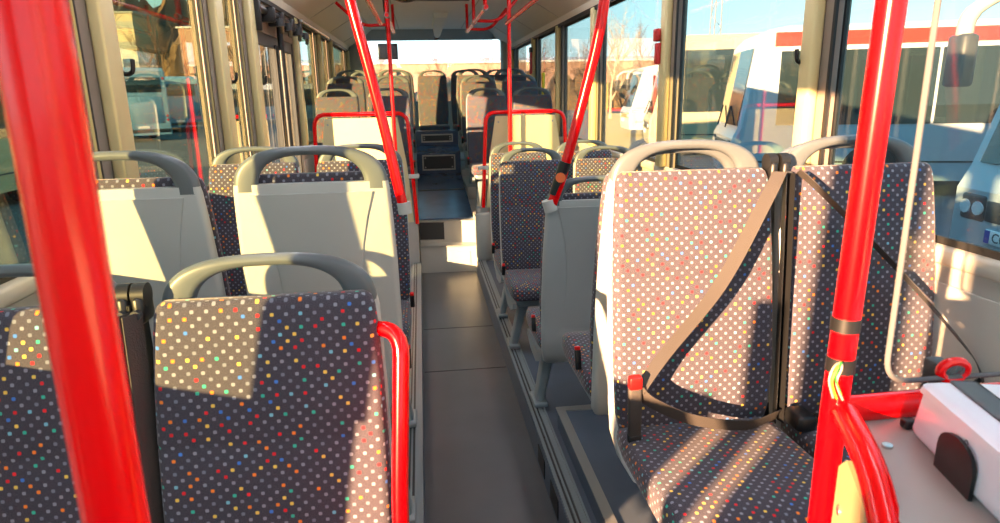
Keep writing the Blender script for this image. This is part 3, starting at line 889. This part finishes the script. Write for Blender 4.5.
for x, y, sg, lb in ((XL, 2.54, 1, 'black coat hook on the near left window pillar'), (XL, 3.90, 1, 'black coat hook on the middle left window pillar'),
                     (XL, 4.62, 1, 'black coat hook beside the folding door'), (XR, 2.40, -1, 'black coat hook on the near right window pillar'), (XR, 6.94, -1, 'black coat hook on the far right window pillar')):
    h = empty('coat_hook', (x+sg*0.0, y, 1.72))
    tag(h, lb, 'hook')
    MB().rbox(min(0, sg*0.012), max(0, sg*0.012), -0.014, 0.014, -0.035, 0.035, 0.005).build('plate', 'black_plastic', h)
    MB().tube(spline([(sg*0.008, 0, -0.01), (sg*0.03, 0, -0.03), (sg*0.055, 0, -0.02), (sg*0.06, 0, 0.02)]), 0.008, 8).build('hook', 'black_plastic', h)

# yellow validator pole at the far right window
yp = empty('yellow_pole', (1.38, 7.4, 0.42))
tag(yp, 'thin yellow upright pole by the far right window', 'pole')
MB().tube([(0, 0, 0), (0, 0, 1.38)], 0.017, 12).build('tube', 'yellow_pole', yp)
MB().disc((0, 0, 1.38), (0, 0, 1), 0.02, 0.03, 12).build('cap', 'yellow_pole', yp)

# ------------------------------------------------------------------ cab barrier on the right
cb = empty('cab_barrier', (0.512, 0.70, 0.0))
tag(cb, 'red tube cab barrier with cream board, taped post and grey shelf', 'barrier')
B0 = Vector((0.512, 0.70, 0.0))
def loc(p): return Vector(p)-B0
MB().tube([loc((0.512, 0.70, 0.0)), loc((0.506, 0.70, 1.2)), loc((0.517, 0.70, 1.75)), loc((0.525, 0.70, 2.3)), loc((0.525, 0.70, CEIL))], 0.0160, 20).build('post', 'red_paint', cb)
for z, h in ((1.318, 0.018), (1.265, 0.020)):
    MB().tube([loc((0.5075, 0.70, z-h/2)), loc((0.5078, 0.70, z+h/2))], 0.0172, 20).build('tape_band', 'black_plastic', cb)
MB().tube(fillet([loc((0.505, 0.70, 1.17)), loc((0.512, 0.692, 1.205)), loc((0.47, 0.575, 1.20)), loc((0.40, 0.43, 1.15)), loc((0.38, 0.38, 0.9)), loc((0.38, 0.38, 0.0))], 0.05, 8), 0.0160, 16).build('top_tube', 'red_paint', cb)
MB().tube([loc((0.512, 0.70, 1.20)), loc((1.40, 0.70, 1.215))], 0.0175, 16).build('cross_tube', 'red_paint', cb)
pm = MB()
def brd(t, z):  # along the board from the post to the camera
    return (0.505-0.105*t, 0.685-0.265*t, z)
ot = [(0.08, 0.2), (0.97, 0.2), (0.97, 1.08), (0.55, 1.165), (0.22, 1.175), (0.12, 1.15)]
ring = lambda off: [loc((brd(t, z)[0]+off*0.93, brd(t, z)[1]-off*0.37, z)) for t, z in ot]
pm.loft([ring(-0.004), ring(0.004)]).build('cream_board', mat('cab_cream', (166, 148, 106), 0.5), cb, smooth=False)
MB().disc(loc((0.483, 0.630, 1.105)), (-0.93, 0.37, 0), 0.006, 0.012, 12).build('screw', 'chrome', cb)
MB().prism([loc(p)[:2] for p in ((0.53, 0.69, 0), (0.40, 0.40, 0), (0.40, 0.10, 0), (1.42, 0.10, 0), (1.42, 0.69, 0))], 1.168, 1.19, 'z').build('shelf', 'shelf_grey', cb, smooth=False)
MB().disc(loc((0.525, 0.625, 1.191)), (0, 0, 1), 0.006, 0.005, 12).build('screw', 'chrome', cb)
MB().rbox(0.573-0.512, 0.589-0.512, -0.044, -0.030, 1.19, 1.202, 0.004).build('end_clip', 'black_plastic', cb)
for nm, dx, dz in (('wire_white', 0.0, 0.0), ('wire_yellow', 0.004, -0.002), ('wire_green', 0.008, 0.003), ('wire_white', 0.010, -0.004)):
    MB().tube(spline([loc((0.495, 0.682, 1.275)), loc((0.484+dx, 0.678, 1.272+dz)), loc((0.478+dx, 0.676, 1.255+dz)), loc((0.485+dx*1.3, 0.675, 1.232+dz))]), 0.0014, 6).build('wire', nm, cb)

ps = empty('protective_screen', (0.99, 0.705, 1.232))
tag(ps, 'clear protective screen with grey edge standing on the cab barrier', 'screen')
out = [Vector((p.x, 0, p.z)) for p in fillet([(-0.415, 0, 1.29), (-0.415, 0, 0.0), (0.42, 0, 0.0), (0.42, 0, 1.29)], 0.035, 8)]
MB().loft([[(p.x, y, p.z) for p in out] for y in (-0.002, 0.002)]).build('pane', 'glass_plexi', ps, smooth=False)
MB().tube(out, 0.0036, 8).build('edge_strip', mat('strip_grey', (96, 98, 102), 0.7, spec=0.2), ps)
kb = empty('red_knob', (0.672, 0.735, 1.225))
tag(kb, 'round red ring knob with grey centre beside the white box', 'knob')
MB().tube([(0.0185*math.cos(2*PI*k/24), -0.028, 0.016+0.0125*math.sin(2*PI*k/24)) for k in range(25)], 0.006, 8, caps=False).build('ring', 'red_paint', kb)
MB().disc((0, -0.026, 0.016), (0, 1, 0), 0.013, 0.012, 18).build('centre', 'leg_metal', kb)
MB().rbox(-0.012, 0.012, -0.022, 0.01, -0.012, 0.020, 0.004).build('stem', 'dark_frame', kb)

# white device box on the shelf
bxo = empty('device_box', (0.571, 0.652, 1.19), math.radians(-14))
tag(bxo, 'white device box with a dark band lying on the grey shelf', 'box')
m = MB(); rings = []
for z, i in ((0.0, 0.010), (0.006, 0.002), (0.012, 0), (0.056, 0.004), (0.060, 0.006), (0.061, 0.001), (0.068, 0.003), (0.072, 0.010)):
    rings.append([(0.11+a, -0.16+b, z) for a, b in rrect(0.11-i, 0.16-i, 0.014, 4)])
m.loft(rings).build('case', 'box_white', bxo)
MB().rbox(0.034, 0.064, -0.314, -0.006, 0.0715, 0.0732, 0.004).build('dark_band', 'ink', bxo)
tb = []
for k in range(13):
    a = PI*k/12
    tb.append((-0.105+0.034*math.cos(a), 0.026+0.026*math.sin(a)**0.8))
MB().prism([(-0.139, 0.0), (-0.071, 0.0)] + [(p[0], p[1]) for p in tb], -0.004, 0.0, 'x').build('black_tab', 'black_plastic', bxo, smooth=False)
for k in range(3):   # small arrow triangle mark on the side
    a0, a1 = PI/2+k*2*PI/3, PI/2+(k+0.72)*2*PI/3
    c = Vector((-0.0005, -0.115, 0.052))
    MB().tube([c+Vector((0, 0.0035*math.cos(a), 0.0035*math.sin(a))) for a in (a0, a1)], 0.0004, 6).build('arrow_mark', 'ink', bxo)
for k in range(3):
    MB().box(0.09, 0.16-0.015*k, -0.10-0.012*k, -0.0985-0.012*k, 0.0718, 0.0724).build('print_line', 'ink', bxo, smooth=False)

# ------------------------------------------------------------------ outside
G = -0.35
gr = MB().box(-160, 160, -60, 160, G-0.2, G).build('ground', 'asphalt', smooth=False)
struct(gr, 'grey asphalt of the bus yard', 'ground')

def text_mesh(s, size, m):
    cu = bpy.data.curves.new('lettering', 'FONT')
    cu.body = s; cu.size = size; cu.extrude = 0.002
    t = bpy.data.objects.new('tmp_text', cu)
    COL.objects.link(t)
    bpy.context.view_layer.update()
    me = bpy.data.meshes.new_from_object(t.evaluated_get(bpy.context.evaluated_depsgraph_get()))
    bpy.data.objects.remove(t)
    me.materials.clear(); me.materials.append(M[m])
    return me

def coach(name, lb, loc_, heading, L, H, body='coach_white', band=None, nwin=5, plate=None, rake=0.55, cat='bus', front_dark=True, wz0=1.30, mirrors=True, mdrop=0.0):
    """local: front at x=0 looking +x, near side at y=0 (faces +y), far side y=-2.5"""
    o = empty(name, loc_, heading)
    tag(o, lb, cat)
    W = 2.5
    prof = [(-0.05, 0.30), (0.0, 0.55), (0.0, 1.05), (-0.10, 1.25), (-rake, H-0.25), (-rake-0.18, H-0.06), (-rake-0.5, H), (-L+0.2, H), (-L, H-0.15), (-L, 0.30)]
    m = MB(); rings = []
    for y, s in ((0.0, 0.06), (-0.06, 0.0), (-W+0.06, 0.0), (-W, 0.06)):
        rings.append([(x-(s if x > -1.5 else -s), y, z-(s if z > H-0.3 else 0)) for x, z in prof])
    m.loft(rings).build('body', body, o, angle=25)
    # windscreen on the raked front, side glass
    def fx(z): return -0.10+(z-1.25)/(H-0.25-1.25)*(-rake+0.10)
    za, zb = 1.28, H-0.35
    m = MB()
    m.loft([[(fx(z)+0.012, -0.16, z), (fx(z)+0.05, -W/2, z), (fx(z)+0.012, -W+0.16, z), (fx(z)-0.02, -W/2, z)] for z in (za, zb)]).build('windscreen', 'coach_glass', o, smooth=False)
    m = MB()
    if front_dark:
        MB().rbox(-0.05, 0.012, -W+0.45, -0.45, 0.80, 0.98, 0.02).build('grille', 'dark_frame', o)
    for yy in (-0.30, -W+0.30):
        hl = MB().rbox(-0.08, 0.018, yy-0.16, yy+0.16, 0.78, 1.02, 0.05).build('headlight', 'dark_frame', o)
        for q in (-0.075, 0.075):
            MB().disc((0.018, yy+q, 0.90), (1, 0, 0), 0.062, 0.02, 14).build('lamp', 'lamp_glass', hl)
    pl = MB().rbox(-0.01, 0.02, -2.00, -1.48, 0.62, 0.74, 0.01).build('number_plate', 'plate_white', o)
    MB().box(0.0205, 0.0225, -1.995, -1.935, 0.625, 0.735).build('plate_band', 'plate_blue', pl, smooth=False)
    if plate:
        me = text_mesh(plate, 0.115, 'ink')
        t = obj('lettering', me, pl)
        t.rotation_euler = (PI/2, 0, PI/2)
        t.location = (0.021, -1.91, 0.645)
    for sgn, y in ((1, 0.0), (-1, -W)):
        xs0 = -rake-0.42
        wl_ = (L-0.35+xs0)/nwin
        for k in range(nwin):
            x1 = xs0-k*wl_; x0 = x1-wl_+0.05
            zt = H-0.42
            MB().box(x0, x1, min(y, y+sgn*0.012), max(y, y+sgn*0.012), wz0, zt).build('side_window', 'coach_glass', o, smooth=False)
        if band:
            MB().box(-L+0.1, -rake-0.3, min(y, y+sgn*0.01), max(y, y+sgn*0.01), H-0.34, H-0.10).build('roof_band', band, o, smooth=False)
        MB().box(-L+0.1, -0.25, min(y, y+sgn*0.008), max(y, y+sgn*0.008), 0.62, 0.65).build('side_line', 'dark_frame', o, smooth=False)
        for xw in (-2.4, -L+3.2):
            w_ = MB().disc((xw, y-sgn*0.11, 0.48), (0, 1, 0), 0.48, 0.26, 24).build('wheel', 'tyre', o)
            MB().disc((xw, y+sgn*0.02, 0.48), (0, 1, 0), 0.28, 0.03, 20).build('hub', 'chrome', w_)
        # mirror on a curved arm
        if mirrors:
            zt = H-mdrop
            am = MB().tube(spline([(-rake-0.05, y-sgn*0.2, zt-0.22), (-rake+0.40, y-sgn*0.02, zt-0.20), (-rake+0.66, y+sgn*0.14, zt-0.38), (-rake+0.68, y+sgn*0.18, zt-0.62)]), [0.05]*8+[0.06]*8+[0.07]*8+[0.05], 10).build('mirror_arm', 'wall_panel', o)
            MB().rbox(-rake+0.60, -rake+0.76, y+sgn*0.18-0.12, y+sgn*0.18+0.12, zt-1.02, zt-0.56, 0.05).build('mirror', 'dark_frame', am)
    for yy in (-0.7, -1.7):
        MB().tube([(0.03, yy, 1.24), (fx(1.7)+0.06, yy-0.35, 1.62)], 0.015, 6).build('wiper', 'rubber', o)
    # rear
    MB().rbox(-L-0.012, -L+0.02, -W+0.25, -0.25, H-1.15, H-0.45, 0.05).build('rear_window', 'coach_glass', o)
    eg = MB().rbox(-L-0.012, -L+0.02, -W+0.3, -0.3, 0.85, H-1.35, 0.02).build('engine_lid', body, o)
    MB().box(-L-0.016, -L-0.011, -1.5, -1.0, 0.62, 0.74).build('rear_plate', 'plate_white', o, smooth=False)
    MB().rbox(-L-0.03, -L, -W+0.05, -0.05, 0.42, 0.58, 0.03).build('bumper', 'dark_frame', o)
    for yy in (-0.13, -W+0.13):
        for zz in (1.0, 1.2, H-0.5):
            MB().disc((-L-0.005, yy, zz), (1, 0, 0), 0.055, 0.02, 12).build('tail_lamp', 'lamp_red', o)
    return o


coach('coach', 'white coach front with plate and headlights at far right outside', (4.60, 2.97, G), math.radians(174), 11, 3.4, plate='CC-6', rake=0.7, mdrop=0.45)
coach('coach', 'white coach with red roof band seen through the near right window', (5.7, 11.6, G), math.radians(163), 11.5, 3.0, band='coach_red', nwin=4, rake=0.32, mirrors=False)
coach('coach', 'pale coach beyond the one with the red roof band', (6.9, 19.5, G), math.radians(165), 11.5, 3.5, body='coach_cream', nwin=5, mirrors=False)
coach('coach', 'white coach farthest along the right hand row', (9.0, 28.0, G), math.radians(172), 11.5, 3.0, nwin=5)
coach('bus', 'cream bus side close behind the blurred pole on the left', (-10.4, 16.6, G), math.radians(90), 12, 3.0, body='coach_cream', nwin=6)
coach('bus', 'pale blue bus seen from its rear through the left window', (-21.1, 42.8, G), math.radians(125), 12, 3.45, body='coach_blue', nwin=6)
coach('bus', 'pale blue bus right of the one seen from its rear', (-20.7, 52.9, G), math.radians(115), 12, 3.3, body='coach_blue', nwin=6)
coach('bus', 'white bus far away left of the folding door', (-6.3, 59.0, G), math.radians(20), 12, 3.0, nwin=6)

# sheds behind the yard
def shed(name, lb, x0, x1, y0, y1, h, wall, roof, bands=0):
    o = empty(name, ((x0+x1)/2, (y0+y1)/2, G))
    tag(o, lb, 'building')
    w, d = (x1-x0)/2, (y1-y0)/2
    MB().box(-w, w, -d, d, 0, h).build('wall', wall, o, smooth=False)
    MB().prism([(-d-0.3, h), (d+0.3, h), (d+0.3, h+0.25), (0, h+0.9), (-d-0.3, h+0.25)], -w-0.3, w+0.3, 'x').build('roof', roof, o, smooth=False)
    for k in range(bands):
        z = h*(0.25+0.6*k/max(1, bands-1))
        MB().box(-w, w, -d-0.06, -d, z, z+h*0.07).build('band', 'shed_band', o, smooth=False)
    n = max(2, int(w/3))
    for k in range(n):
        x = -w+(k+0.5)*2*w/n
        MB().box(x-0.8, x+0.8, -d-0.08, -d, h*0.35, h*0.55).build('window', 'coach_glass', o, smooth=False)
    return o
shed('warehouse', 'cream banded warehouse behind the bare birch on the left', -52, -45.5, 118, 128, 15.6, 'shed_cream', 'shed_band', 4)
shed('warehouse', 'brown shed with white roof edge left of the folding door', -40, -30, 122, 132, 13.6, 'shed_brown', 'shed_white', 0)
shed('warehouse', 'long brick coloured building seen through the rear window', -14, 44, 92, 102, 6.0, 'shed_brown', 'shed_white', 0)

# hedge bank: uncountable brush
random.seed(3)
def hedge(x0, y0, x1, y1, h, d, name, lb):
    m = MB(); rings = []
    n = 120
    for i in range(n+1):
        t = i/n
        cx, cy = x0+(x1-x0)*t, y0+(y1-y0)*t
        hh = h*(0.75+0.25*math.sin(i*0.9)*math.sin(i*0.37+1)+random.uniform(-0.18, 0.18))
        ring_ = []
        for k in range(9):
            a = PI*k/8
            q = random.uniform(0.85, 1.12)
            ring_.append((cx, cy+d*math.cos(a)*q, G+hh*math.sin(a)*q))
        rings.append(ring_)
    o = m.loft(rings, closed=False, caps=False).build(name, 'hedge')
    tag(o, lb, 'hedge', kind='stuff')
hedge(-110, 84, -14, 80, 4.4, 3.0, 'hedge', 'brown winter hedge behind the buses on the left')
hedge(-150, 165, -28, 160, 30, 14, 'wooded_hillside', 'brown wooded hillside far behind the left buildings')
hedge(-12, 76, 60, 74, 4.4, 2.6, 'hedge', 'brown winter hedge seen through the rear window')

# bare trees
def tree_meshes(seed, h, bark):
    rnd = random.Random(seed)
    tm, bm_ = MB(), MB()
    def grow(p, d, l, r, lev):
        q = p
        pts = [p]
        dd = d.copy()
        for k in range(3):
            dd = (dd + Vector((rnd.uniform(-.16, .16), rnd.uniform(-.16, .16), rnd.uniform(-.03, .14)))).normalized()
            q = q + dd*l/3
            pts.append(q)
        (tm if lev == 0 else bm_).tube(pts, [r, r*0.85, r*0.7, r*0.5], 7 if lev == 0 else 4, caps=False)
        if lev >= 4: return
        n = (5, 4, 4, 4)[lev]
        for k in range(n):
            t = rnd.uniform(0.35, 1.0)
            i = min(2, int(t*3)); f = t*3-i
            pp = pts[i].lerp(pts[i+1], f)
            a = rnd.uniform(0, 2*PI)
            side = Vector((math.cos(a), math.sin(a), rnd.uniform(0.1, 0.7)))
            grow(pp, (dd*0.75+side*0.8).normalized(), l*rnd.uniform(0.5, 0.72), r*0.45, lev+1)
        grow(pts[-1], dd, l*0.7, r*0.5, lev+1)
    grow(Vector((0, 0, 0)), Vector((0, 0, 1)), h*0.42, h*0.017, 0)
    return tm.mesh('trunk', bark, angle=80), bm_.mesh('branches', bark, angle=80)
TM = [tree_meshes(11, 9.0, 'bark'), tree_meshes(12, 8.0, 'bark'), tree_meshes(13, 10.0, 'bark_pale')]
ti = 0
def tree(x, y, k, s, rz, lb, grp=None):
    o = empty('bare_tree', (x, y, G), rz)
    tag(o, lb, 'tree', grp)
    o.scale = (s, s, s)
    for nm, me in zip(('trunk', 'branches'), TM[k]):
        obj(nm, me, o)
tree(-27.0, 62, 2, 1.35, 0.4, 'pale bare birch tree behind the pale blue buses')
ORD = ('leftmost', 'second from left', 'third from left', 'fourth from left', 'fifth from left', 'sixth from left', 'rightmost')
for i, (x, y, k, sc_) in enumerate(((-62, 100, 1, 1.7), (-49, 99, 0, 1.7), (-37, 101, 1, 1.8), (-25, 100, 0, 1.6))):
    tree(x, y, k, sc_, i*1.3, (ORD[i] if i < 3 else 'rightmost')+' bare brown tree rising behind the hedge on the left', 'bare trees behind the left hedge')
for i, (x, y, k, sc_) in enumerate(((-8, 66, 0, 0.75), (-3.2, 67, 1, 0.75), (1.6, 66, 0, 0.72), (6.4, 67, 1, 0.75), (11.3, 66, 0, 0.78), (16.8, 67, 1, 0.85), (23, 66, 0, 0.9))):
    tree(x, y, k, sc_, i*0.9+0.3, ORD[i]+' bare tree in the row before the rear hedge', 'bare trees before the rear hedge')
tree(14.0, 48, 2, 0.75, 2.0, 'pale bare birch seen through the far right windows')

# lattice mast
lm = empty('lattice_mast', (38, 84, G))
tag(lm, 'tall thin lattice mast rising behind the coaches', 'mast')
for a in range(3):
    c, s = math.cos(a*2*PI/3), math.sin(a*2*PI/3)
    MB().tube([(0.9*c, 0.9*s, 0), (0.45*c, 0.45*s, 30)], 0.09, 6).build('upright', 'steel', lm)
for k in range(18):
    z0, z1 = k*1.6, k*1.6+1.6
    q0, q1 = 0.9-0.45*z0/30, 0.9-0.45*z1/30
    a = k % 3; b = (k+1) % 3
    pa = (q0*math.cos(a*2*PI/3), q0*math.sin(a*2*PI/3), z0)
    pb = (q1*math.cos(b*2*PI/3), q1*math.sin(b*2*PI/3), z1)
    MB().tube([pa, pb], 0.05, 5).build('brace', 'steel', lm)
